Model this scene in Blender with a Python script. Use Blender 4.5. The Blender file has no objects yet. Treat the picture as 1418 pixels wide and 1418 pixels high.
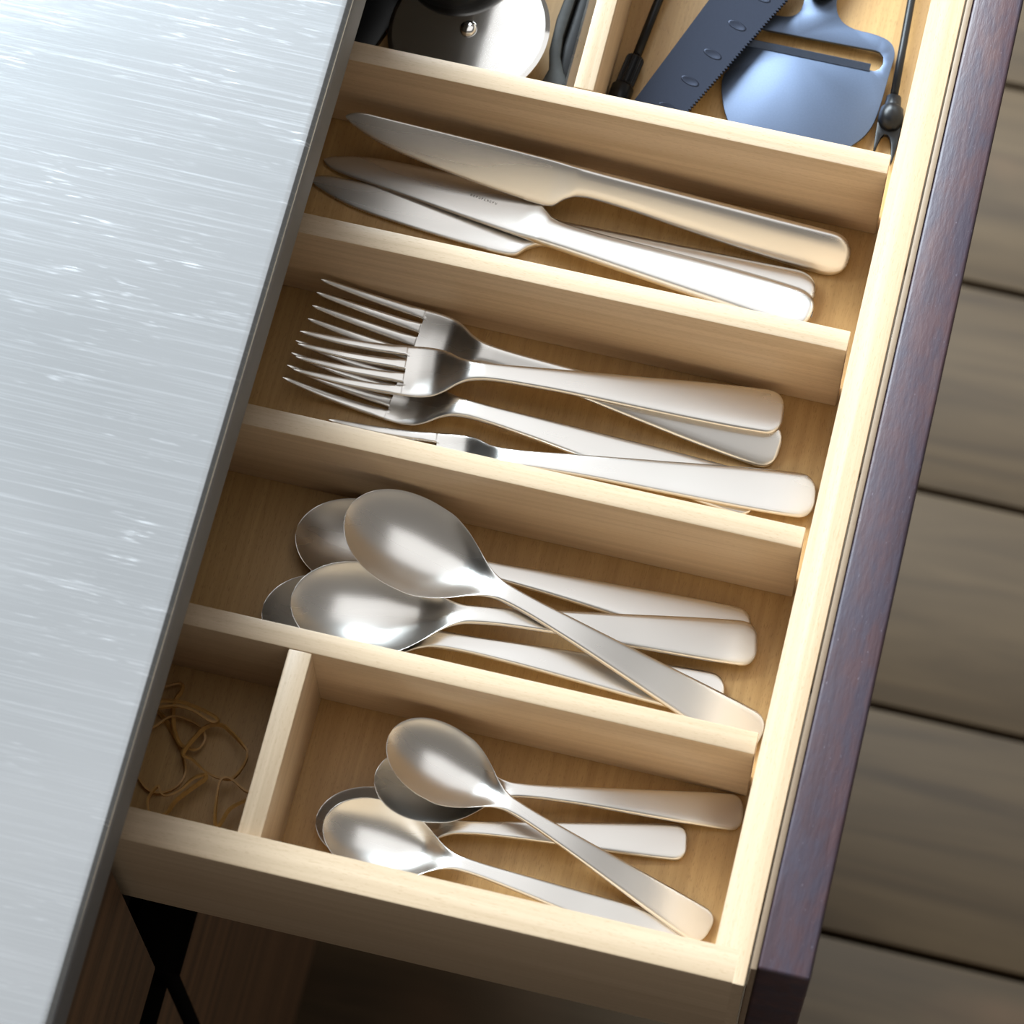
import bpy, bmesh, math, random
from mathutils import Vector, Matrix

random.seed(7)
S = 0.001                       # all coordinates below are millimetres
scene = bpy.context.scene

# ------------------------------------------------------------------ camera
cam_d = bpy.data.cameras.new('camera')
cam = bpy.data.objects.new('camera', cam_d)
scene.collection.objects.link(cam)
cam.location = (12.628 * S, -285.392 * S, 1133.515 * S)
cam.rotation_euler = (0.366125, 0.010830, 0.239662)
cam_d.sensor_width = 36.0
cam_d.lens = 4815.915 / 1418 * 36.0
cam_d.clip_start = 0.05
cam_d.dof.use_dof = True
cam_d.dof.focus_distance = 1.262
cam_d.dof.aperture_fstop = 15.0
scene.camera = cam

# ------------------------------------------------------------------ world and lights
world = bpy.data.worlds.new('world')
scene.world = world
world.use_nodes = True
bg = world.node_tree.nodes['Background']
bg.inputs[0].default_value = (1.0, 0.94, 0.87, 1)
bg.inputs[1].default_value = 0.15

def area(name, loc, target, sx, sy, power, col):
    l = bpy.data.lights.new(name, 'AREA')
    l.shape = 'RECTANGLE'; l.size = sx; l.size_y = sy
    l.energy = power; l.color = col
    o = bpy.data.objects.new(name, l)
    scene.collection.objects.link(o)
    o.location = loc
    d = Vector(target) - Vector(loc)
    o.rotation_euler = d.to_track_quat('-Z', 'Y').to_euler()
    return o
# the kitchen's window beyond the worktop and its rooflight
area('window_light', (-1.45, 1.75, 1.40), (-0.05, 0.15, 0), 2.4, 1.3, 205, (0.80, 0.92, 1.0))
area('rooflight', (-0.45, 0.95, 2.4), (-0.45, 0.95, 0), 2.7, 2.0, 12.2, (0.97, 0.985, 1.0))

scene.view_settings.view_transform = 'Standard'
scene.view_settings.look = 'None'
scene.view_settings.gamma = 1.0
scene.view_settings.use_curve_mapping = False
scene.view_settings.exposure = 0.45

# ------------------------------------------------------------------ materials
class NT:
    def __init__(self, name):
        self.m = bpy.data.materials.new(name)
        self.m.use_nodes = True
        self.t = self.m.node_tree
        self.b = self.t.nodes['Principled BSDF']
    def n(self, typ, **kw):
        nd = self.t.nodes.new(typ)
        for k, v in kw.items():
            if k.startswith('i_'):
                nd.inputs[k[2:].replace('_', ' ')].default_value = v
            else:
                setattr(nd, k, v)
        return nd
    def l(self, a, b):
        self.t.links.new(a, b)
    def coords(self, scale, rot=(0, 0, 0), loc=(0, 0, 0)):
        tc = self.n('ShaderNodeTexCoord')
        mp = self.n('ShaderNodeMapping')
        mp.inputs['Scale'].default_value = scale
        mp.inputs['Rotation'].default_value = rot
        mp.inputs['Location'].default_value = loc
        self.l(tc.outputs['Object'], mp.inputs['Vector'])
        return mp.outputs['Vector']
    def noise(self, vec, scale=1.0, detail=3.0, rough=0.5, dist=0.0):
        nd = self.n('ShaderNodeTexNoise')
        nd.inputs['Scale'].default_value = scale
        nd.inputs['Detail'].default_value = detail
        nd.inputs['Roughness'].default_value = rough
        nd.inputs['Distortion'].default_value = dist
        self.l(vec, nd.inputs['Vector'])
        return nd.outputs['Fac']
    def ramp(self, fac, stops):
        r = self.n('ShaderNodeValToRGB')
        e = r.color_ramp.elements
        while len(e) < len(stops):
            e.new(0.5)
        for i, (p, c) in enumerate(stops):
            e[i].position = p
            e[i].color = (*c, 1) if len(c) == 3 else c
        self.l(fac, r.inputs['Fac'])
        return r.outputs['Color']
    def mix(self, fac, a, b, mode='MIX'):
        x = self.n('ShaderNodeMix', data_type='RGBA', blend_type=mode)
        for sock, v in ((0, fac), (6, a), (7, b)):
            if hasattr(v, 'is_linked'):
                self.l(v, x.inputs[sock])
            elif sock == 0:
                x.inputs[0].default_value = v
            else:
                x.inputs[sock].default_value = (*v, 1)
        return x.outputs[2]
    def bump(self, h, strength=0.1, dist=0.001):
        b = self.n('ShaderNodeBump')
        b.inputs['Strength'].default_value = strength
        b.inputs['Distance'].default_value = dist
        self.l(h, b.inputs['Height'])
        self.l(b.outputs['Normal'], self.b.inputs['Normal'])

def axis_scale(axis, along, across):
    return tuple(along if 'xyz'[i] == axis else across for i in range(3))

def wood(name, axis, dark, light, fleck, rough=0.42, coat=0.0, fleck_amt=0.40, grain_bump=0.06, along=5, across=300, spec=0.5):
    t = NT(name)
    v = t.coords(axis_scale(axis, along, across))
    g = t.noise(v, 1.0, 6.0, 0.62, 0.6)
    col = t.ramp(g, [(0.32, dark), (0.66, light)])
    # short dark medullary flecks that run with the grain
    v2 = t.coords(axis_scale(axis, 420, 3200))
    f = t.noise(v2, 1.0, 1.0, 0.5)
    fl = t.ramp(f, [(0.60, (0, 0, 0)), (0.72, (1, 1, 1))])
    m = t.n('ShaderNodeMath', operation='MULTIPLY')
    t.l(fl, m.inputs[0]); m.inputs[1].default_value = fleck_amt
    col = t.mix(m.outputs[0], col, fleck)
    t.l(col, t.b.inputs['Base Color'])
    t.b.inputs['Roughness'].default_value = rough
    t.b.inputs['Specular IOR Level'].default_value = spec
    if coat:
        t.b.inputs['Coat Weight'].default_value = coat
        t.b.inputs['Coat Roughness'].default_value = 0.3
    t.bump(g, grain_bump, 0.0006)
    return t.m

BEECH_D, BEECH_L, BEECH_F = (0.56, 0.412, 0.265), (0.68, 0.52, 0.355), (0.43, 0.28, 0.15)
M = {}
M['beech_x'] = wood('beech_x', 'x', BEECH_D, BEECH_L, BEECH_F, rough=0.38)
M['beech_y'] = wood('beech_y', 'y', BEECH_D, BEECH_L, BEECH_F, rough=0.38)
M['bottom'] = wood('drawer_bottom_ply', 'y', (0.42, 0.245, 0.085), (0.53, 0.325, 0.125), (0.29, 0.15, 0.05), rough=0.45, fleck_amt=0.5)
M['backing'] = wood('backing_ply', 'y', (0.24, 0.165, 0.105), (0.30, 0.215, 0.14), (0.17, 0.10, 0.055), rough=0.5)
M['walnut'] = wood('dark_walnut', 'y', (0.060, 0.030, 0.014), (0.18, 0.092, 0.042), (0.03, 0.015, 0.008), rough=0.5, along=3, across=90)
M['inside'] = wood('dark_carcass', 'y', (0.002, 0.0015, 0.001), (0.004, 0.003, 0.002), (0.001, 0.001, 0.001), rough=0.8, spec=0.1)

def stained():
    t = NT('stained_front')
    v = t.coords((90, 9, 90))
    g = t.noise(v, 1.0, 7.0, 0.6, 0.4)
    col = t.ramp(g, [(0.30, (0.045, 0.026, 0.034)), (0.55, (0.080, 0.042, 0.048)), (0.75, (0.125, 0.070, 0.066))])
    mot = t.ramp(t.noise(t.coords((130, 45, 130)), 1.0, 4.0, 0.6), [(0.42, (0, 0, 0)), (0.62, (0.75, 0.75, 0.75))])
    col = t.mix(mot, col, (0.050, 0.042, 0.062))
    v2 = t.coords((1500, 500, 1500))
    w = t.noise(v2, 1.0, 2.0, 0.5)
    wear = t.ramp(w, [(0.70, (0, 0, 0)), (0.76, (1, 1, 1))])
    mm = t.n('ShaderNodeMath', operation='MULTIPLY'); t.l(wear, mm.inputs[0]); mm.inputs[1].default_value = 0.35
    col = t.mix(mm.outputs[0], col, (0.32, 0.28, 0.33))
    t.l(col, t.b.inputs['Base Color'])
    v3 = t.coords((40, 20, 40))
    r = t.n('ShaderNodeMapRange'); t.l(t.noise(v3, 1.0, 4.0, 0.6), r.inputs[0])
    r.inputs[3].default_value = 0.32; r.inputs[4].default_value = 0.55
    t.l(r.outputs[0], t.b.inputs['Roughness'])
    h = t.noise(t.coords((700, 140, 700)), 1.0, 3.0, 0.6)
    t.bump(h, 0.25, 0.0006)
    return t.m
M['stained'] = stained()

def oak_floor():
    t = NT('floor_oak')
    oi = t.n('ShaderNodeObjectInfo')
    tc = t.n('ShaderNodeTexCoord')
    ad = t.n('ShaderNodeVectorMath', operation='ADD')
    sc = t.n('ShaderNodeVectorMath', operation='SCALE'); sc.inputs['Scale'].default_value = 7.0
    cmb = t.n('ShaderNodeCombineXYZ')
    t.l(oi.outputs['Random'], cmb.inputs[0]); t.l(oi.outputs['Random'], cmb.inputs[1])
    t.l(cmb.outputs[0], sc.inputs[0]); t.l(tc.outputs['Object'], ad.inputs[0]); t.l(sc.outputs[0], ad.inputs[1])
    mp = t.n('ShaderNodeMapping'); mp.inputs['Scale'].default_value = (3, 34, 34)
    t.l(ad.outputs[0], mp.inputs['Vector'])
    g = t.noise(mp.outputs['Vector'], 1.0, 6.0, 0.6, 1.2)
    col = t.ramp(g, [(0.28, (0.050, 0.028, 0.011)), (0.50, (0.086, 0.052, 0.022)), (0.72, (0.122, 0.076, 0.034))])
    mp2 = t.n('ShaderNodeMapping'); mp2.inputs['Scale'].default_value = (5, 9, 9)
    t.l(ad.outputs[0], mp2.inputs['Vector'])
    b = t.noise(mp2.outputs['Vector'], 1.0, 3.0, 0.5)
    red = t.ramp(b, [(0.58, (0, 0, 0)), (0.74, (0.55, 0.55, 0.55))])
    col = t.mix(red, col, (0.20, 0.105, 0.05))
    t.l(col, t.b.inputs['Base Color'])
    t.b.inputs['Roughness'].default_value = 0.6
    t.bump(g, 0.2, 0.001)
    return t.m
M['oak'] = oak_floor()

def steel(name, base, rough, axis='x', streak=0.05, aniso=0.0):
    t = NT(name)
    t.b.inputs['Metallic'].default_value = 1.0
    v = t.coords(axis_scale(axis, 12, 60))
    g = t.noise(v, 1.0, 2.0, 0.5)
    r = t.n('ShaderNodeMapRange'); t.l(g, r.inputs[0])
    r.inputs[1].default_value = 0.3; r.inputs[2].default_value = 0.7
    r.inputs[3].default_value = rough - streak; r.inputs[4].default_value = rough + streak
    t.l(r.outputs[0], t.b.inputs['Roughness'])
    t.b.inputs['Base Color'].default_value = (*base, 1)
    return t.m
M['satin'] = steel('satin_steel', (0.80, 0.775, 0.74), 0.28, streak=0.03)
M['polished'] = steel('polished_steel', (0.78, 0.76, 0.73), 0.09, streak=0.02)

def counter_metal():
    t = NT('scratched_aluminium')
    t.b.inputs['Metallic'].default_value = 1.0
    big = t.noise(t.coords((5, 12, 5)), 1.0, 3.0, 0.55)
    base = t.ramp(big, [(0.30, (0.36, 0.385, 0.405)), (0.70, (0.43, 0.455, 0.475))])
    # long hairlines, short bright dashes and chatter marks across the depth of the top
    rot = (0, 0, math.radians(-4))
    hair = t.noise(t.coords((16, 1500, 16), rot), 1.0, 2.0, 0.6)
    hr = t.ramp(hair, [(0.52, (0, 0, 0)), (0.80, (0.28, 0.28, 0.28))])
    dash = t.noise(t.coords((70, 900, 70), (0, 0, math.radians(7))), 1.0, 2.0, 0.6, 0.3)
    dr = t.ramp(dash, [(0.60, (0, 0, 0)), (0.76, (0.7, 0.7, 0.7))])
    patch = t.ramp(t.noise(t.coords((22, 40, 22)), 1.0, 3.0, 0.6), [(0.42, (0.05, 0.05, 0.05)), (0.68, (1, 1, 1))])
    d2 = t.mix(1.0, dr, patch, 'MULTIPLY')
    scr = t.mix(1.0, hr, d2, 'ADD')
    col = t.mix(scr, base, (0.66, 0.69, 0.72))
    t.l(col, t.b.inputs['Base Color'])
    r = t.n('ShaderNodeMapRange'); t.l(scr, r.inputs[0])
    r.inputs[3].default_value = 0.20; r.inputs[4].default_value = 0.36
    t.l(r.outputs[0], t.b.inputs['Roughness'])
    t.bump(hair, 0.05, 0.0003)
    return t.m
M['counter'] = counter_metal()
M['counter_edge'] = None

def plain(name, col, rough, metal=0.0, spec=0.5, noise_amt=0.15, nscale=400, bump=0.05):
    t = NT(name)
    f = t.noise(t.coords((nscale,) * 3), 1.0, 3.0, 0.6)
    lo = tuple(c * (1 - noise_amt) for c in col); hi = tuple(min(1, c * (1 + noise_amt)) for c in col)
    t.l(t.ramp(f, [(0.3, lo), (0.7, hi)]), t.b.inputs['Base Color'])
    t.b.inputs['Roughness'].default_value = rough
    t.b.inputs['Metallic'].default_value = metal
    t.b.inputs['Specular IOR Level'].default_value = spec
    t.bump(f, bump, 0.0002)
    return t.m
M['coated'] = plain('slate_coated_metal', (0.105, 0.135, 0.20), 0.40, 0.85, 0.5, 0.05, nscale=1500, bump=0.02)
M['saw'] = plain('dark_coated_metal', (0.022, 0.027, 0.043), 0.36, 0.7, 0.4, 0.05, nscale=1500, bump=0.02)
M['black'] = plain('black_plastic', (0.004, 0.0045, 0.006), 0.34, 0.0, 0.35)
M['grey'] = plain('dark_grey_plastic', (0.035, 0.037, 0.035), 0.5, 0.0, 0.4)
M['rubber'] = plain('amber_rubber', (0.50, 0.27, 0.075), 0.45, 0.0, 0.5)
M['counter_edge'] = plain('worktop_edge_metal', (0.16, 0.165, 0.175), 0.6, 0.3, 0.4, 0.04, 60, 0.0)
M['engrave'] = plain('engraved_mark', (0.12, 0.09, 0.07), 0.6, 0.6, 0.3)

# ------------------------------------------------------------------ object helpers
def tag(o, label=None, cat=None, group=None, kind=None):
    if label: o['label'] = label
    if cat: o['category'] = cat
    if group: o['group'] = group
    if kind: o['kind'] = kind
    return o

def thing(name, label, cat, loc=(0, 0, 0), group=None, rot=None):
    o = bpy.data.objects.new(name, None)
    o.empty_display_size = 0.02
    scene.collection.objects.link(o)
    if rot is None:
        o.location = Vector(loc) * S
    else:
        o.matrix_world = Matrix.Translation(Vector(loc) * S) @ rot.to_4x4()
    return tag(o, label, cat, group)

def mesh_obj(name, verts, faces, mat, parent=None, smooth=False, normals=None, origin=(0, 0, 0)):
    """verts in mm; origin is subtracted, so a part sits in its parent's frame"""
    me = bpy.data.meshes.new(name)
    ox, oy, oz = origin
    me.from_pydata([((v[0] - ox) * S, (v[1] - oy) * S, (v[2] - oz) * S) for v in verts], [], faces)
    me.validate()
    if smooth:
        for p in me.polygons: p.use_smooth = True
        if normals is not None:
            me.normals_split_custom_set_from_vertices(normals)
    me.materials.append(mat)
    o = bpy.data.objects.new(name, me)
    scene.collection.objects.link(o)
    if parent is not None:
        o.parent = parent
    return o

def from_bm(name, bm, mat, parent=None, origin=(0, 0, 0), smooth_angle=None):
    bmesh.ops.recalc_face_normals(bm, faces=bm.faces)
    me = bpy.data.meshes.new(name)
    for v in bm.verts:
        v.co = (v.co - Vector(origin)) * S
    if smooth_angle is not None:
        for f in bm.faces: f.smooth = True
        for e in bm.edges:
            if len(e.link_faces) == 2 and e.calc_face_angle(0) > smooth_angle:
                e.smooth = False
    bm.to_mesh(me); bm.free()
    me.materials.append(mat)
    o = bpy.data.objects.new(name, me)
    scene.collection.objects.link(o)
    if parent is not None:
        o.parent = parent
    return o

def bm_box(bm, x0, x1, y0, y1, z0, z1):
    vs = [bm.verts.new((x, y, z)) for x in (x0, x1) for y in (y0, y1) for z in (z0, z1)]
    for q in ((0, 1, 3, 2), (4, 6, 7, 5), (0, 4, 5, 1), (2, 3, 7, 6), (0, 2, 6, 4), (1, 5, 7, 3)):
        bm.faces.new([vs[i] for i in q])
    return vs

def box(name, b, mat, parent=None, origin=(0, 0, 0), bevel=0.6, seg=2):
    bm = bmesh.new()
    bm_box(bm, *b)
    if bevel:
        bmesh.ops.bevel(bm, geom=bm.edges[:], offset=bevel, segments=seg, affect='EDGES', profile=0.5)
    return from_bm(name, bm, mat, parent, origin, smooth_angle=0.6)

def prism(name, outline, z0, z1, mat, parent=None, origin=(0, 0, 0), holes=(), bevel=0.0):
    """outline (and holes) in plan, extruded between z0 and z1"""
    bm = bmesh.new()
    def ring(pts, z):
        vs = [bm.verts.new((x, y, z)) for x, y in pts]
        es = [bm.edges.new((vs[i], vs[(i + 1) % len(vs)])) for i in range(len(vs))]
        return vs, es
    edges = ring(outline, z0)[1]
    for h in holes: edges += ring(h, z0)[1]
    r = bmesh.ops.triangle_fill(bm, use_beauty=True, use_dissolve=False, edges=edges)
    faces = [f for f in r['geom'] if isinstance(f, bmesh.types.BMFace)]
    ext = bmesh.ops.extrude_face_region(bm, geom=faces)
    for v in ext['geom']:
        if isinstance(v, bmesh.types.BMVert): v.co.z = z1
    bmesh.ops.recalc_face_normals(bm, faces=bm.faces)
    if bevel:
        es = [e for e in bm.edges if len(e.link_faces) == 2 and e.calc_face_angle(0) > 1.2]
        bmesh.ops.bevel(bm, geom=es, offset=bevel, segments=2, affect='EDGES', profile=0.5)
    return from_bm(name, bm, mat, parent, origin, smooth_angle=0.5)

def tube_mesh(path, radii, seg=16, cap=True):
    """circular tube along a 3D path with a radius for each point"""
    V, F = [], []
    n = len(path)
    up = Vector((0, 0, 1))
    for i, p in enumerate(path):
        a = Vector(path[max(i - 1, 0)]); b = Vector(path[min(i + 1, n - 1)])
        t = (b - a).normalized()
        u = t.cross(up)
        if u.length < 1e-4: u = t.cross(Vector((0, 1, 0)))
        u.normalize(); w = u.cross(t)
        r = radii[i] if hasattr(radii, '__len__') else radii
        for k in range(seg):
            an = 2 * math.pi * k / seg
            V.append(tuple(Vector(p) + (u * math.cos(an) + w * math.sin(an)) * r))
    for i in range(n - 1):
        for k in range(seg):
            F.append((i * seg + k, i * seg + (k + 1) % seg, (i + 1) * seg + (k + 1) % seg, (i + 1) * seg + k))
    if cap:
        F.append(tuple(range(seg - 1, -1, -1)))
        F.append(tuple((n - 1) * seg + k for k in range(seg)))
    return V, F

def smooth_path(pts, closed=False, sub=8):
    n = len(pts); out = []
    rng = range(n if closed else n - 1)
    g = lambda i: Vector(pts[i % n] if closed else pts[min(max(i, 0), n - 1)])
    for i in rng:
        p0, p1, p2, p3 = g(i - 1), g(i), g(i + 1), g(i + 2)
        for k in range(sub):
            t = k / sub
            out.append(0.5 * (2 * p1 + (p2 - p0) * t + (2 * p0 - 5 * p1 + 4 * p2 - p3) * t * t + (3 * p1 - p0 - 3 * p2 + p3) * t ** 3))
    if not closed: out.append(g(n - 1))
    return [tuple(v) for v in out]

# BEGIN CUTLERY SHAPES (plain python)
def curve(pts):
    """smooth interpolation through (s, value) knots (monotone cubic)"""
    xs = [p[0] for p in pts]; ys = [p[1] for p in pts]; n = len(xs)
    d = [(ys[i + 1] - ys[i]) / (xs[i + 1] - xs[i]) for i in range(n - 1)]
    m = [d[0]] + [0 if d[i - 1] * d[i] <= 0 else 2 * d[i - 1] * d[i] / (d[i - 1] + d[i]) for i in range(1, n - 1)] + [d[-1]]
    def f(x):
        if x <= xs[0]: return ys[0]
        if x >= xs[-1]: return ys[-1]
        i = 0
        while x > xs[i + 1]: i += 1
        h = xs[i + 1] - xs[i]; t = (x - xs[i]) / h
        return ((2 * t**3 - 3 * t * t + 1) * ys[i] + (t**3 - 2 * t * t + t) * h * m[i]
                + (-2 * t**3 + 3 * t * t) * ys[i + 1] + (t**3 - t * t) * h * m[i + 1])
    return f

US = [-1, -0.985, -0.94, -0.86, -0.72, -0.5, -0.25, 0, 0.25, 0.5, 0.72, 0.86, 0.94, 0.985, 1]

def loft(stations):
    """each station: (s, y_low, y_high, z_mid, cup_depth, thickness, edge_power)"""
    V, F = [], []
    nu = len(US); ring = 2 * nu - 2
    for (s, yl, yh, z, cup, th, pw) in stations:
        mid, hw = (yl + yh) / 2, (yh - yl) / 2
        top, bot = [], []
        for u in US:
            pr = max(0.0, 1 - abs(u) ** pw) ** 0.5
            base = z - cup * (1 - abs(u) ** 2.5)
            top.append((s, mid + hw * u, base + th / 2 * pr))
            bot.append((s, mid + hw * u, base - th / 2 * pr))
        V += top + bot[-2:0:-1]
    ns = len(stations)
    for i in range(ns - 1):
        for k in range(ring):
            k2 = (k + 1) % ring
            F.append((i * ring + k, i * ring + k2, (i + 1) * ring + k2, (i + 1) * ring + k))
    F.append(tuple(range(ring)))
    F.append(tuple((ns - 1) * ring + k for k in range(ring - 1, -1, -1)))
    return V, F, ring

def ts(a, b, n, ease0=False, ease1=False):
    out = []
    for i in range(n + 1):
        t = i / n
        if ease0 and ease1: t = (1 - math.cos(math.pi * t)) / 2
        elif ease0: t = 1 - math.cos(math.pi / 2 * t)
        elif ease1: t = math.sin(math.pi / 2 * t)
        out.append(a + (b - a) * t)
    return out

def round_end(s, L, r, p=2.4):
    """1 along the handle, falling to 0 at its rounded end"""
    if s <= L - r: return 1.0
    q = (s - (L - r)) / r
    return max(0.0, 1 - q ** p) ** (1 / p)

def spoon_shape(k=1.0):
    L = 168.0
    hw = curve([(26, 17.8), (33, 17.3), (40, 15.0), (47, 11.0), (53, 7.0), (58, 4.6), (63, 3.5), (72, 3.3), (90, 4.1), (115, 5.7), (145, 7.8), (158, 8.5), (168, 8.7)])
    zr = curve([(0, 8.6), (10, 8.2), (24, 7.8), (45, 8.0), (58, 9.2), (66, 9.7), (85, 9.2), (125, 5.6), (168, 1.5)])
    dp = curve([(26, 7.2), (36, 7.1), (44, 6.1), (50, 4.1), (55, 2.1), (59, 0.8), (64, 0.12), (70, 0.0), (168, 0.0)])
    th = curve([(0, 1.3), (45, 1.4), (58, 2.4), (66, 3.0), (90, 2.8), (168, 2.3)])
    st = []
    for s in ts(0.15, 26, 22, ease0=True) + ts(26, 70, 30)[1:] + ts(70, 156, 30)[1:] + ts(156, L - 0.05, 16, ease1=True)[1:]:
        if s < 26:
            q = (26 - s) / 26
            w = 17.8 * max(0, 1 - q ** 2.15) ** 0.5; d = 7.2 * (1 - q ** 2.7)
        else:
            w, d = hw(s), dp(s)
        e = round_end(s, L, 7.0, 2.6)
        w *= e
        t = th(s) * max(0.25, min(1, (e * 1.6) ** 0.5))
        pw = 8 if s < 55 else 8 + min(1, (s - 55) / 20) * 4
        st.append((s * k, -w * k, w * k, zr(s) * k, d * k, t * (k if k > 0.9 else 0.9), pw))
    V, F, ring = loft(st)
    return V, [('bowl', lambda i, c=sum(1 for q in st if q[0] <= 60 * k): i < c), ('handle', None)], F, ring, L * k

def fork_shape():
    L = 180.0
    z = curve([(0, 9.0), (8, 6.2), (20, 3.0), (32, 1.6), (42, 1.6), (50, 2.6), (57, 5.4), (64, 8.2), (72, 9.2), (90, 8.8), (130, 5.6), (180, 1.5)])
    hw = curve([(39, 10.05), (45, 10.2), (50, 9.8), (55, 8.2), (60, 5.4), (65, 3.9), (72, 3.4), (90, 4.1), (120, 6.0), (155, 8.2), (168, 8.7), (180, 8.8)])
    th = curve([(0, 1.4), (40, 2.0), (56, 2.2), (66, 3.0), (90, 2.8), (180, 2.3)])
    cupf = lambda s: 1.1 * max(0, min(1, (s - 28) / 16)) if s < 52 else max(0, 1.1 - (s - 52) / 12)
    st = []
    for s in ts(40.0, 70, 26) + ts(70, 168, 30)[1:] + ts(168, L - 0.05, 16, ease1=True)[1:]:
        e = round_end(s, L, 7.0, 2.6)
        w = hw(s) * e
        cup = cupf(s)
        st.append((s, -w, w, z(s), cup, th(s) * max(0.25, min(1, (e * 1.6) ** 0.5)), 10))
    body = loft(st)
    tines = []
    for i in range(4):
        y0 = (-1.5 + i) * 5.35; y1 = (-1.5 + i) * 5.15
        sg = []
        for s in ts(0.05, 3, 6, ease0=True) + ts(3, 38, 26)[1:] + ts(38, 40.8, 22)[1:]:
            t = s / 40.8
            w = 0.55 + 1.45 * min(1, (s / 40) ** 0.6)
            if s < 3: w *= max(0.12, (1 - ((3 - s) / 3) ** 2) ** 0.5)
            y = y1 + (y0 - y1) * t
            fl = min(1.0, max(0.0, (s - 38.7) / 1.4))            # fillets that round the slot ends
            ex = 0.72 * (1 - (1 - fl * fl) ** 0.5)
            wl = w + (ex if i > 0 else 0); wh = w + (ex if i < 3 else 0)
            cupz = -cupf(s) * (1 - abs(y / 10.1) ** 2.5)
            sg.append((s, y - wl, y + wh, z(s) + cupz - 0.12 * min(1, max(0, (s - 39.4) / 0.5)), 0.0, (1.3 + 0.7 * min(1, t * 1.5)) * (1 if s > 2 else 0.5 + s / 4), 4 if s < 36 else 8))
        tines.append(loft(sg))
    return body, tines, st, L

def knife_shape():
    L = 196.0
    def hi(s):
        return 8.5 - (1.6 * (1 - s / 9) ** 2 if s < 9 else 0) + 0.5 * math.sin(math.pi * s / 196)
    low = curve([(0, 4.2), (4, 2.4), (10, 0.0), (20, -2.8), (44, -6.2), (66, -8.4), (80, -9.2), (83, -8.8), (87, -5.2), (91, -3.0), (97, -2.3), (108, -2.7), (130, -4.6), (160, -7.2), (180, -8.4), (196, -8.8)])
    th = curve([(0, 1.2), (60, 1.7), (80, 2.2), (90, 4.0), (110, 5.0), (160, 5.2), (196, 4.4)])
    st = []
    ss = ts(0.05, 4, 8, ease0=True) + ts(4, 72, 136)[1:] + ts(72, 100, 30)[1:] + ts(100, 184, 26)[1:] + ts(184, L - 0.05, 16, ease1=True)[1:]
    for j, s in enumerate(ss):
        e = round_end(s, L, 9.5)
        a, b = low(s), hi(s)
        if s < 4:
            c = (a + b) / 2; q = max(0.05, (1 - ((4 - s) / 4) ** 2) ** 0.5)
            a, b = c + (a - c) * q, c + (b - c) * q
        elif s < 72:
            a += 0.28 if j % 2 else 0.0           # fine serration
        c = (a + b) / 2 if s < 186 else (low(186) + hi(186)) / 2
        a, b = c + (a - c) * e, c + (b - c) * e
        t = th(s) * max(0.3, min(1, (e * 1.5) ** 0.5))
        st.append((s, a, b, 2.7, 0.0, t, 5 if s > 90 else 12))
    V, F, ring = loft(st)
    cut = sum(1 for q in st if q[0] <= 88)
    return V, F, ring, cut, L
# END CUTLERY SHAPES

# ------------------------------------------------------------------ the floor: oak planks with open seams
FLOOR_Z = -800.0
bm = bmesh.new()
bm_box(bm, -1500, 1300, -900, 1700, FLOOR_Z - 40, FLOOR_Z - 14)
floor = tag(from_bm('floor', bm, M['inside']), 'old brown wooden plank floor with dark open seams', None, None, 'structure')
PITCH, SEAM0 = 139.2, 222.6
plank_me = None
for k in range(-8, 10):
    y0 = SEAM0 + PITCH * k
    if plank_me is None:
        p = box('plank', (-1450, 1250, 2.0, PITCH - 2.0, -14.0, 0.0), M['oak'], floor, bevel=1.6)
        plank_me = p.data
    else:
        p = bpy.data.objects.new('plank', plank_me)
        scene.collection.objects.link(p)
        p.parent = floor
    p.location = (random.uniform(-40, 40) * S, y0 * S, (FLOOR_Z + random.uniform(-0.8, 0.8)) * S)

# ------------------------------------------------------------------ the base cabinet and the worktop
CAB = (-207.5, -16.6, FLOOR_Z)
cab = thing('base_cabinet', 'dark walnut base cabinet with flat drawer fronts under the metal worktop', 'cabinet', CAB)
XF = -207.5
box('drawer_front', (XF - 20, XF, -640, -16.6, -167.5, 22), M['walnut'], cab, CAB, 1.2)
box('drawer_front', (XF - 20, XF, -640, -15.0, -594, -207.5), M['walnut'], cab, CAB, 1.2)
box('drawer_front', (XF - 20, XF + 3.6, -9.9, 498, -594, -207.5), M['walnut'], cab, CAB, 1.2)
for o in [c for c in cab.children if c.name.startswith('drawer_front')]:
    o.data.materials.append(M['inside'])                 # edges coloured near-black, standing in for the shade in the gaps
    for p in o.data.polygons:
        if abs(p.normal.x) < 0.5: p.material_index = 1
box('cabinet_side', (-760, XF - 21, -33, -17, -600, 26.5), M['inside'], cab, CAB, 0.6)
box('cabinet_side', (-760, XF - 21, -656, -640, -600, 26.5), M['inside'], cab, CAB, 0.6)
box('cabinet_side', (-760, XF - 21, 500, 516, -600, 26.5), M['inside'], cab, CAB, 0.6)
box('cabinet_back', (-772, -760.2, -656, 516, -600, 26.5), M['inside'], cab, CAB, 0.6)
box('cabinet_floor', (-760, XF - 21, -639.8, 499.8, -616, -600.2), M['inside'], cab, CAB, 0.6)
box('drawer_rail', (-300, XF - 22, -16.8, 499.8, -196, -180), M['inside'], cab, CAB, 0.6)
for lx in (-740, -290):
    for ly in (-630, 470):
        V, F = tube_mesh([(lx, ly, FLOOR_Z), (lx, ly, FLOOR_Z + 6), (lx, ly, -640), (lx, ly, -616.3)], [17, 19, 22, 26], 20)
        mesh_obj('cabinet_leg', V, F, M['black'], cab, True, origin=CAB)

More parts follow.
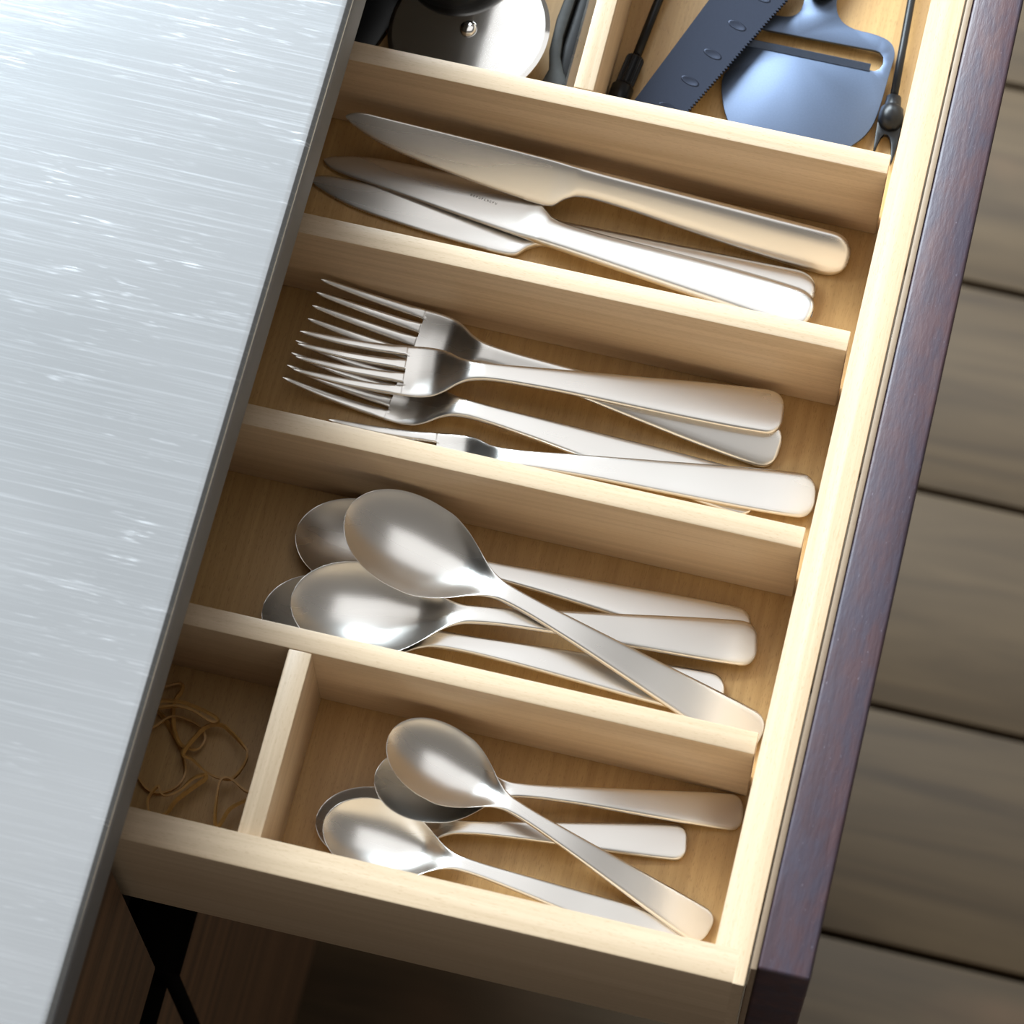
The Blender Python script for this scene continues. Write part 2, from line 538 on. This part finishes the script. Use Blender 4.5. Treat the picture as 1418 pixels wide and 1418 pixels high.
def worktop():
    bm = bmesh.new()
    x0, x1, y0, y1, z0, z1 = -800, -197.8, -700, 900, 27, 49
    bm_box(bm, x0, x1, y0, y1, z0, z1)
    es = [e for e in bm.edges if all(abs(v.co.z - z1) < 1e-3 for v in e.verts)]
    bmesh.ops.bevel(bm, geom=es, offset=4.2, segments=8, affect='EDGES', profile=0.5)
    es = [e for e in bm.edges if all(abs(v.co.z - z0) < 1e-3 for v in e.verts)]
    bmesh.ops.bevel(bm, geom=es, offset=0.8, segments=2, affect='EDGES', profile=0.5)
    o = from_bm('worktop', bm, M['counter'], None, (-500, 0, 27), smooth_angle=0.6)
    o.location = Vector((-500, 0, 27)) * S
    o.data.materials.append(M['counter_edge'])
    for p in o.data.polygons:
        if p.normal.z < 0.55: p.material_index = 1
    return tag(o, 'scratched brushed metal worktop with rounded edge above the open drawer', 'worktop')
worktop()

# ------------------------------------------------------------------ the open drawer
FZ = -54.0                       # top of the drawer bottom
Y1, Y2, Y3, Y4, DT = 294.5, 222.3, 145.3, 68.25, 8.1
YF = 480.0                       # inner face of the far side
DR = (0, 0, -82)
dr = thing('cutlery_drawer', 'open beech cutlery drawer with dividers and a dark stained front', 'drawer', DR)
bm = bmesh.new()
bm_box(bm, -500, 8.3, -11.6, 0, -82, 0)
bmesh.ops.bevel(bm, geom=[e for e in bm.edges if abs(e.verts[0].co.x - e.verts[1].co.x) > 1 and min(e.verts[0].co.y, 0) < -1], offset=0.6, segments=2, affect='EDGES', profile=0.5)
from_bm('drawer_side', bm, M['beech_x'], dr, DR, 0.6)
box('drawer_side', (-500, 0, YF, YF + 11.6, -82, 0), M['beech_x'], dr, DR, 0.7)
bm = bmesh.new()
pts = [(0, 0), (8.3, 0), (8.3, -11.6), (12.35, -11.6), (12.35, YF + 11.6), (0, YF + 11.6)]
lo = [bm.verts.new((x, y, -82)) for x, y in pts]; hi = [bm.verts.new((x, y, 0)) for x, y in pts]
bm.faces.new(lo[::-1]); bm.faces.new(hi)
for i in range(6):
    bm.faces.new((lo[i], lo[(i + 1) % 6], hi[(i + 1) % 6], hi[i]))
bmesh.ops.bevel(bm, geom=[e for e in bm.edges if abs(e.verts[0].co.y - e.verts[1].co.y) > 100 and e.verts[0].co.x > 5], offset=0.5, segments=2, affect='EDGES', profile=0.5)
from_bm('front_rail', bm, M['beech_y'], dr, DR, 0.6)
box('drawer_back', (-511, -500.2, -11.6, YF + 11.6, -82, -6), M['beech_y'], dr, DR, 0.7)
box('drawer_bottom', (-500, 0, 0.02, YF, FZ - 6, FZ), M['bottom'], dr, DR, 0.0)
o = box('backing_strip', (13.0, 15.1, -10.8, 494, -168, 22), M['backing'], dr, DR, 0.3)
o['label'] = 'thin pale backing edge between box and dark front'
o = box('drawer_front', (15.15, 32.9, -10.4, 494, -168, 22), M['stained'], dr, DR, 1.3, 3)
o['label'] = 'dark purple-brown stained wooden drawer front'
for y in (Y1, Y2, Y3, Y4):
    box('divider', (-499, -1.5, y, y + DT, FZ, -3), M['beech_x'], dr, DR, 0.55)
box('divider', (-165.7, -157.4, 0.1, Y4 - 0.1, FZ, -3), M['beech_y'], dr, DR, 0.55)
box('divider', (-120.5, -113.0, Y1 + DT + 0.1, YF - 0.1, FZ, -3), M['beech_y'], dr, DR, 0.55)

# ------------------------------------------------------------------ cutlery
def vertex_normals(V, F):
    N = [Vector((0, 0, 0)) for _ in V]
    P = [Vector(v) for v in V]
    for f in F:
        if len(f) > 4: continue
        n = (P[f[2]] - P[f[0]]).cross(P[f[3]] - P[f[1]])
        for i in f: N[i] += n
    return [n.normalized() if n.length > 1e-9 else Vector((0, 0, 1)) for n in N]

def outward(V, F):
    """loft() winds every ring the same way: flip once if the top faces look down"""
    P = [Vector(v) for v in V]
    f = F[(len(F) // 2 // 28) * 28 + 6]
    n = (P[f[2]] - P[f[0]]).cross(P[f[3]] - P[f[1]])
    return F if n.z > 0 else [tuple(reversed(f)) for f in F]

def loft_parts(V, F, ring, cut, names, mats, root):
    """one loft cut at a ring into two parts that share their normals"""
    F = outward(V, F)
    N = vertex_normals(V, F)
    a_idx = range(0, cut * ring); b_idx = range((cut - 1) * ring, len(V))
    out = []
    for nm, idx, mt in zip(names, (a_idx, b_idx), mats):
        s = set(idx); remap = {v: i for i, v in enumerate(idx)}
        fs = [tuple(remap[i] for i in f) for f in F if all(i in s for i in f)]
        out.append(mesh_obj(nm, [V[i] for i in idx], fs, mt, root, True, [N[i] for i in idx]))
    return out

def frame(T, E, roll):
    d = (Vector(E) - Vector(T)).normalized()
    n = Vector((0, 0, 1)).cross(d).normalized(); w = d.cross(n)
    c, s = math.cos(roll), math.sin(roll)
    y = n * c + w * s; z = w * c - n * s
    return Matrix(((d.x, y.x, z.x), (d.y, y.y, z.y), (d.z, y.z, z.z)))

def spoon(name, label, group, T, E, k):
    r = thing(name, label, 'spoon', T, group, frame(T, E, 0))
    V, _, F, ring, L = spoon_shape(k)
    ns = len(V) // ring
    cut = sum(1 for i in range(ns) if V[i * ring][0] <= 60 * k)
    loft_parts(V, F, ring, cut, ('bowl', 'handle'), (M['satin'], M['satin']), r)
    return r

def fork(label, group, T, E, roll=0.0):
    r = thing('fork', label, 'fork', T, group, frame(T, E, roll))
    body, tines, st, L = fork_shape()
    V, F, ring = body
    cut = sum(1 for q in st if q[0] <= 66)
    loft_parts(V, F, ring, cut, ('head', 'handle'), (M['satin'], M['satin']), r)
    for tv, tf, rg in tines:
        tf = outward(tv, tf)
        mesh_obj('tine', tv, tf, M['satin'], r, True, vertex_normals(tv, tf))
    return r

def knife(label, group, T, E, roll, flip):
    r = thing('table_knife', label, 'knife', T, group, frame(T, E, roll))
    V, F, ring, cut, L = knife_shape()
    if flip:
        V = [(x, -y, z) for x, y, z in V]
    blade, handle = loft_parts(V, F, ring, cut, ('blade', 'handle'), (M['satin'], M['satin']), r)
    return r, blade

#PLACEMENTS
knife('satin steel table knife lying undermost flat on the drawer bottom, its blade beneath another knife', 'table knives', (-214.23, 261.50, -55.85), (-18.27, 263.00, -52.60), 0.0, False)
kn, mark_blade = knife('satin steel table knife with an etched mark, crossing over the handle of another knife', 'table knives', (-210.39, 281.47, -55.40), (-17.21, 250.53, -43.40), 0.0, True)
knife('satin steel table knife lying topmost and leaning against the wall of its compartment', 'table knives', (-204.34, 282.60, -36.00), (-8.86, 281.60, -50.25), 0.698, False)
fork('satin steel fork with its tines beside the divider next to the knives', 'forks in the drawer', (-197.18, 213.87, -44.00), (-17.93, 200.23, -53.05), 0.244)
fork('satin steel fork lying undermost, its tines beneath those of another fork', 'forks in the drawer', (-201.38, 189.79, -53.17), (-21.68, 179.53, -54.17), 0.000)
fork('satin steel fork lying on top, crossing over two other forks', 'forks in the drawer', (-198.07, 190.43, -44.87), (-19.27, 211.09, -46.37), 0.000)
fork('satin steel fork half hidden behind the divider next to the tablespoons', 'forks in the drawer', (-180.04, 162.26, -53.75), (-1.40, 183.96, -52.25), 0.000)
spoon('tablespoon', 'satin steel tablespoon with a dark shaded bowl beside the forks divider', 'tablespoons', (-181.48, 125.48, -53.70), (-13.50, 128.05, -54.20), 1.0)
spoon('tablespoon', 'satin steel tablespoon lying undermost beside the divider next to the teaspoons', 'tablespoons', (-184.98, 92.02, -48.96), (-17.34, 101.84, -54.21), 1.0)
spoon('tablespoon', 'satin steel tablespoon whose bright bowl rests in another spoon bowl', 'tablespoons', (-174.70, 93.76, -39.19), (-9.87, 123.51, -52.19), 1.0)
spoon('tablespoon', 'satin steel tablespoon lying topmost, its handle slanting over the other three', 'tablespoons', (-163.04, 130.14, -30.86), (-1.64, 89.73, -54.11), 1.0)
spoon('teaspoon', 'satin steel teaspoon whose bowl lies beneath another, only its rim showing', 'teaspoons', (-146.76, 21.93, -53.56), (-18.05, 46.55, -54.06), 0.78)
spoon('teaspoon', 'satin steel teaspoon with its handle running behind the drawer side', 'teaspoons', (-143.32, 20.91, -45.55), (-12.86, 11.98, -54.05), 0.78)
spoon('teaspoon', 'satin steel teaspoon whose handle end touches the front rail by the divider', 'teaspoons', (-129.77, 38.13, -41.57), (-1.46, 61.66, -54.07), 0.78)
spoon('teaspoon', 'satin steel teaspoon lying topmost, its handle slanting across the others', 'teaspoons', (-128.05, 54.87, -35.66), (-3.86, 17.14, -53.66), 0.78)
#END PLACEMENTS

# maker's mark etched on the blade that crosses the other two: a row of tiny worn strokes
bm = bmesh.new()
for i in range(10):
    x = 58.5 + i * 1.12
    for (a, b) in (((0, -0.42), (0.16, 0.42)), ((0, 0.30), (0.62, 0.42)) if i % 3 else ((0.5, -0.42), (0.62, 0.42)), ((0, -0.42), (0.62, -0.30)) if i % 2 else ((0.1, -0.06), (0.55, 0.06))):
        bm_box(bm, x + a[0], x + b[0], 0.3 + a[1], 0.3 + b[1], 3.4, 3.66)
from_bm('engraved_mark', bm, M['engrave'], mark_blade)

# ------------------------------------------------------------------ rubber bands in the small compartment
def band(label, pts, z, w=0.75, h=1.5):
    n = len(pts)
    path = smooth_path([(x, y, z + (zz if len(q) > 2 else 0)) for q in pts for (x, y, zz) in [tuple(q) + (0,) if len(q) == 2 else q]], True, 14)
    m = len(path); V, F = [], []
    for i in range(m):
        a, b = Vector(path[i - 1]), Vector(path[(i + 1) % m])
        t = (b - a); t.z = 0; t.normalize()
        side = Vector((-t.y, t.x, 0))
        tw = 0.35 + 0.45 * math.sin(2 * math.pi * i / m + z)
        u = side * math.cos(tw) + Vector((0, 0, 1)) * math.sin(tw)
        v = Vector((0, 0, 1)) * math.cos(tw) - side * math.sin(tw)
        p = Vector(path[i])
        for (du, dv) in ((-w, -h), (w, -h), (w, h), (-w, h)):
            V.append(tuple(p + u * du / 2 + v * dv / 2))
    for i in range(m):
        j = (i + 1) % m
        for k in range(4):
            F.append((i * 4 + k, i * 4 + (k + 1) % 4, j * 4 + (k + 1) % 4, j * 4 + k))
    org = path[0]
    o = mesh_obj('rubber_band', V, F, M['rubber'], None, False, origin=(org[0], org[1], FZ))
    o.location = Vector((org[0], org[1], FZ)) * S
    return tag(o, label, 'rubber band', 'rubber bands in the small compartment')
band('amber rubber band lying in a wide round loop reaching under the worktop', [(-212.8, 24), (-208.6, 20.7), (-203.9, 20.5), (-199, 24), (-197.3, 30), (-200.9, 37.8), (-206.8, 44.6), (-212.8, 49.4), (-219, 47), (-222, 38), (-219, 29)], FZ + 1.4)
band('amber rubber band with a small inner curl touching the worktop edge', [(-212, 58.8), (-207.5, 60.9), (-206.2, 58.5), (-207.6, 53.4), (-205.7, 45.6), (-202, 39.6), (-197.7, 38.1), (-194.6, 39), (-193.4, 43), (-195.8, 46.6), (-201.9, 48.5), (-207.7, 47.8), (-213.4, 42.3), (-220, 46), (-219, 55)], FZ + 3.8)
band('amber rubber band in a rounded loop close to the small divider', [(-198.8, 34.9, 1), (-195.2, 33.8), (-189, 30.5), (-183.4, 29.5), (-179.2, 30.8), (-176.7, 36.2, 1), (-176.6, 40.4, 2), (-179.4, 43, 2), (-184.2, 46.6), (-188.7, 48.6), (-193.5, 46.8), (-196.7, 41.6)], FZ + 6.2)
band('short twisted amber rubber band beside the drawer side', [(-204, 20.8), (-202, 18.6), (-199.4, 18.5), (-195.7, 21.8), (-193, 26.2), (-189.2, 28.8), (-188.6, 27.2), (-192, 23), (-196.3, 17.3), (-198.8, 11.5), (-203.5, 10.5), (-206, 15.5)], FZ + 8.6)
band('narrow amber rubber band folded in the corner by the small divider', [(-183, 27.9), (-182.5, 21.3), (-181.1, 13.9), (-179.6, 11), (-178.6, 13.4), (-176.9, 18.9), (-171.9, 23.7), (-171, 26), (-174, 26.6), (-180.1, 29.6)], FZ + 8.8)
band('amber rubber band stretched in a flat arc across the compartment', [(-213.7, 50.3), (-205.4, 52), (-198.7, 51.6), (-191, 49.8), (-189.4, 48.2), (-192, 47.6), (-199, 50), (-205.5, 50.2), (-213, 47.6), (-216, 48.6)], FZ + 11.0, 0.8, 1.6)

# ------------------------------------------------------------------ tools in the far compartment
# pizza wheel
PW = (-169.2, 335.6, -38.6)
pw = thing('pizza_cutter', 'round polished steel pizza wheel with a black thumb guard', 'pizza cutter', PW, None, Matrix.Rotation(math.radians(-7.5), 3, 'Y'))
def disc_mesh(cx, cy, prof, seg=96):
    V, F = [], []
    for r, z in prof:
        for k in range(seg):
            a = 2 * math.pi * k / seg
            V.append((cx + r * math.cos(a), cy + r * math.sin(a), z))
    for i in range(len(prof) - 1):
        for k in range(seg):
            k2 = (k + 1) % seg
            F.append((i * seg + k, i * seg + k2, (i + 1) * seg + k2, (i + 1) * seg + k))
    F.append(tuple(range(seg - 1, -1, -1))); F.append(tuple((len(prof) - 1) * seg + k for k in range(seg)))
    return V, F
def lathe(name, cx, cy, prof, mat, parent, origin, seg=96, ang=0.5):
    V, F = disc_mesh(cx, cy, prof, seg)
    bm = bmesh.new()
    vs = [bm.verts.new(v) for v in V]
    for f in F: bm.faces.new([vs[i] for i in f])
    return from_bm(name, bm, mat, parent, origin, smooth_angle=ang)
zd = -38.6
lathe('wheel', PW[0], PW[1], [(27.5, zd - 0.7), (31.3, zd - 0.1), (31.4, zd), (31.3, zd + 0.1), (29.6, zd + 0.7)], M['polished'], pw, PW, 128, 0.12)
lathe('rivet', PW[0], PW[1], [(3.3, zd + 0.7), (3.3, zd + 1.3), (2.9, zd + 2.0), (2.0, zd + 2.5), (0.8, zd + 2.7)], M['polished'], pw, PW, 32, 0.7)
lathe('hub_plate', PW[0], PW[1], [(8, zd - 12), (8.6, zd - 11.5), (8.6, zd - 1.2), (8, zd - 0.8)], M['black'], pw, PW, 40, 0.5)
lathe('thumb_guard', -180.0, 366.5, [(20, zd - 7), (22.5, zd - 6), (23.6, zd - 3), (23.6, zd + 4), (22.8, zd + 7.5), (20.5, zd + 9.8), (15, zd + 11), (6, zd + 11.4)], M['black'], pw, PW, 64, 0.6)
V, F = tube_mesh([(-184, 372, -37), (-190, 400, -36), (-199, 435, -35), (-205, 460, -35), (-206.5, 466, -35)], [8, 9, 9.5, 9, 6], 20)
mesh_obj('handle', V, F, M['black'], pw, True, origin=PW)

# black flat tool whose end shows beside the worktop
o = prism('flat_spatula', [(-226, 322), (-209.5, 318), (-206.5, 320), (-198.0, 345), (-190, 371), (-186, 400), (-191, 440), (-212, 440), (-214, 400), (-222, 360)], FZ, FZ + 4.0, M['black'], None, (-208, 340, FZ), bevel=0.8)
o.location = Vector((-208, 340, FZ)) * S
tag(o, 'flat black spatula lying under the polished pizza wheel', 'spatula')

# dark grey peeler with a steel blade between the wheel and the wooden spacer
GP = (-131, 345, FZ)
gp = thing('peeler', 'dark grey peeler with a narrow steel blade beside the wooden spacer', 'peeler', GP)
prism('frame', [(-139.4, 318), (-136.4, 330), (-138.2, 338), (-138.6, 352), (-137.6, 362), (-135.0, 400), (-134.0, 440), (-129.5, 440), (-130.5, 400), (-133.4, 361), (-134.2, 345), (-133.2, 336), (-130.2, 329.5), (-127.0, 325.5), (-126.6, 318)], FZ, FZ + 9, M['grey'], gp, GP, bevel=0.9)
prism('gap_shade', [(-133.0, 331), (-130.4, 327.5), (-128.2, 326), (-127.6, 440), (-129.2, 440), (-133.0, 361), (-133.8, 345)], FZ + 0.2, FZ + 5.5, M['black'], gp, GP, bevel=0.3)  # black bar standing in for the shade in the hole between frame and blade
bm = bmesh.new()
vs = []
for (y) in (322, 450):
    for (x, z) in ((-128.9, FZ + 10.6), (-128.0, FZ + 11.2), (-124.2, FZ + 6.0), (-124.9, FZ + 5.4)):
        vs.append(bm.verts.new((x + (y - 322) * 0.004, y, z)))
for k in range(4):
    bm.faces.new((vs[k], vs[(k + 1) % 4], vs[4 + (k + 1) % 4], vs[4 + k]))
bm.faces.new(vs[0:4][::-1]); bm.faces.new(vs[4:8])
from_bm('blade', bm, M['satin'], gp, GP)

# slim black rod with a ribbed collar
RD = (-106, 343, FZ)
rd = thing('black_skewer', 'slim black rod with a ribbed collar beside the wooden spacer', 'skewer', RD)
zr_ = FZ + 4.6
V, F = tube_mesh([(-105.7, 343, zr_), (-102.6, 371, zr_ + 0.2), (-98, 412, zr_ + 0.5), (-95, 440, zr_ + 0.7)], 1.75, 16)
mesh_obj('shaft', V, F, M['black'], rd, True, origin=RD)
def ribbed(name, a, b, r, ribs, mat, parent, origin, depth=0.45):
    a, b = Vector(a), Vector(b); t = (b - a).normalized()
    u = t.cross(Vector((0, 0, 1))).normalized(); w = u.cross(t)
    seg = ribs * 4; V, F = [], []
    for i, (f, rr) in enumerate(((0, 0.86), (0.06, 1.0), (0.94, 1.0), (1, 0.86))):
        for k in range(seg):
            an = 2 * math.pi * k / seg
            q = r * rr - (depth if k % 4 in (0, 1) else 0)
            V.append(tuple(a.lerp(b, f) + (u * math.cos(an) + w * math.sin(an)) * q))
    for i in range(3):
        for k in range(seg):
            F.append((i * seg + k, i * seg + (k + 1) % seg, (i + 1) * seg + (k + 1) % seg, (i + 1) * seg + k))
    F.append(tuple(range(seg - 1, -1, -1))); F.append(tuple(3 * seg + k for k in range(seg)))
    return mesh_obj(name, V, F, mat, parent, False, origin=origin)
ribbed('ribbed_collar', (-107.3, 331.5, zr_), (-105.6, 344.5, zr_), 3.6, 16, M['black'], rd, RD)
V, F = tube_mesh([(-108.6, 320, zr_), (-108.5, 321, zr_), (-107.5, 330.6, zr_), (-107.3, 332, zr_)], [3.6, 4.3, 4.4, 3.3], 24)
mesh_obj('end_cap', V, F, M['black'], rd, True, origin=RD)

# saw-edged knife laid over the cheese slicer
SW = (-80, 345, FZ)
sw = thing('serrated_knife', 'dark coated saw-toothed knife with oval dimples laid over the slicer', 'knife', SW)
zs0 = FZ + 10.5
a0, a1 = Vector((-104.6, 314.0)), Vector((-78.0, 385.5))       # back of the blade
b0, b1 = Vector((-85.2, 313.6)), Vector((-50.6, 386.6))        # toothed edge
n_t = 58
edge = []
nrm = Vector(((b1 - b0).y, -(b1 - b0).x)).normalized()
for i in range(n_t * 2 + 1):
    p = b0.lerp(b1, i / (n_t * 2))
    edge.append(tuple(p + nrm * (0.75 if i % 2 else -0.35)))
out = [tuple(a1)] + [tuple(a0)] + [(-103.6, 311.2), (-98, 309.4), (-90, 309.6)] + edge
dimples = [(-70.3, 363.0), (-76.7, 348.8), (-82.6, 335.6), (-63.8, 377.2), (-88.4, 322.6)]
blade_dir = (b1 - b0).normalized()
holes = []
prism('blade', out, zs0, zs0 + 1.3, M['saw'], sw, SW)
for dx, dy in dimples:
    V, F = [], []
    seg = 28
    d1 = Vector((blade_dir.y, -blade_dir.x)); d1 = (d1 + blade_dir * 0.15).normalized(); d2 = Vector((-d1.y, d1.x))
    for j, (rr, zz) in enumerate(((1.0, 0.01), (0.92, 0.16), (0.80, 0.15), (0.5, 0.06), (0.15, 0.03))):
        for k in range(seg):
            an = 2 * math.pi * k / seg
            p = Vector((dx, dy)) + d1 * (3.9 * rr * math.cos(an)) + d2 * (1.75 * rr * math.sin(an))
            V.append((p.x, p.y, zs0 + 1.3 + zz))
    for j in range(4):
        for k in range(seg):
            F.append((j * seg + k, j * seg + (k + 1) % seg, (j + 1) * seg + (k + 1) % seg, (j + 1) * seg + k))
    F.append(tuple(4 * seg + k for k in range(seg)))
    mesh_obj('dimple', V, F, M['saw'], sw, True, origin=SW)
V, F = tube_mesh([(-64.5, 384, zs0 + 0.6), (-60, 398, zs0 + 0.6), (-54, 430, zs0 + 1), (-50, 452, zs0 + 1), (-49, 458, zs0 + 1)], [4, 7, 7.5, 7, 5], 20)
mesh_obj('handle', V, F, M['black'], sw, True, origin=SW)

# cheese slicer: one plate with a slot, a lip and a round handle
CS = (-42, 350, FZ)
cs = thing('cheese_slicer', 'dark blue-grey coated cheese slicer with a wide slotted blade', 'cheese slicer', CS)
zc = FZ + 3.2
plate = [(-69.8, 348.5), (-71.2, 345.5), (-71.2, 340.9), (-69.4, 334.4), (-66.0, 327.1), (-60.5, 320), (-53, 315.4), (-44, 313.2), (-36, 313.6), (-27.5, 317.4), (-21.5, 322.6), (-16.8, 327.6), (-13.4, 332.4), (-11.2, 338.7), (-10.3, 347.1), (-10.0, 354.0), (-9.6, 362.4), (-9.3, 367.5), (-10.4, 371.6), (-13.3, 374.3), (-19.0, 375.6), (-26.5, 376.0), (-31.4, 377.8), (-34.4, 381.4), (-35.8, 386.5), (-36.4, 394), (-47.6, 394), (-48.1, 386), (-48.2, 380.8), (-49.4, 377.6), (-52.2, 375.6), (-56.5, 375.0), (-64, 374.6), (-69.5, 372.6), (-72.6, 368), (-73, 360), (-72, 352)]
slot = [(-68.2, 360.6), (-65.2, 360.4), (-45.4, 360.2), (-18.2, 360.6), (-17.2, 360.0), (-15.6, 359.9), (-13.9, 361.2), (-13.0, 363.8), (-13.5, 366.6), (-15.2, 368.3), (-17.2, 368.7), (-47.1, 368.0), (-60.7, 367.8), (-67.0, 367.4), (-69.4, 364.8)]
prism('blade', [p[:2] for p in smooth_path([(x, y, 0) for x, y in plate], True, 3)], zc, zc + 1.5, M['coated'], cs, CS, holes=[slot], bevel=0.25)
bm = bmesh.new()                                              # raised cutting lip along the slot
lip = [(359.2, zc + 1.45), (359.2, zc + 1.75), (361.6, zc + 3.0), (361.9, zc + 2.75)]
L0 = [bm.verts.new((-66.5, y, z)) for y, z in lip]; L1 = [bm.verts.new((-17.4, y + 0.1, z)) for y, z in lip]
for k in range(4): bm.faces.new((L0[k], L0[(k + 1) % 4], L1[(k + 1) % 4], L1[k]))
bm.faces.new(L0[::-1]); bm.faces.new(L1)
from_bm('cutting_lip', bm, M['coated'], cs, CS)
V, F = tube_mesh([(-42.2, 386.2, zc + 1.6), (-42.2, 387.2, zc + 2.6), (-40.6, 400, zc + 4), (-34, 440, zc + 4.5), (-33, 452, zc + 4.5)], [3.8, 5.2, 6.4, 6.4, 5], 20)
mesh_obj('handle', V, F, M['black'], cs, True, origin=CS)

# two-pronged pickle fork against the front rail
PF = (-6, 345, FZ)
pf = thing('pickle_fork', 'long black two-pronged fork lying along the drawer front rail', 'fork', PF)
zp = FZ + 5.2
V, F = tube_mesh([(-6.1, 349.0, zp), (-7.0, 371, zp), (-7.9, 393, zp), (-10, 440, zp), (-10.5, 452, zp)], 1.55, 16)
mesh_obj('shaft', V, F, M['black'], pf, True, origin=PF)
V, F = tube_mesh([(-6.05, 350.7, zp), (-6.05, 350.3, zp), (-5.8, 346.4, zp), (-5.75, 346.0, zp), (-5.7, 345.2, zp), (-5.55, 342.4, zp), (-5.45, 339.6, zp - 0.5), (-5.4, 337.6, zp - 1.0), (-5.4, 336.4, zp - 1.4)],
                 [1.6, 2.8, 3.2, 3.4, 4.3, 4.8, 4.7, 3.6, 1.6], 24)
mesh_obj('socket', V, F, M['black'], pf, True, origin=PF)
head = [(-9.85, 342.5), (-10.1, 339.8), (-9.9, 335), (-9.5, 330), (-9.05, 325.4), (-8.55, 326.2), (-8.1, 329.6), (-7.5, 332.6), (-6.6, 334.3), (-5.4, 334.4), (-4.2, 333.4), (-3.2, 331.0), (-2.65, 328), (-2.2, 324.5), (-1.75, 322.4), (-1.3, 324), (-0.95, 328.5), (-0.75, 334), (-0.75, 339.5), (-1.0, 342.5), (-3, 344.6), (-5.5, 345.2), (-8, 344.6)]
prism('prongs', head, zp - 3.2, zp - 0.6, M['black'], pf, PF, bevel=0.45)
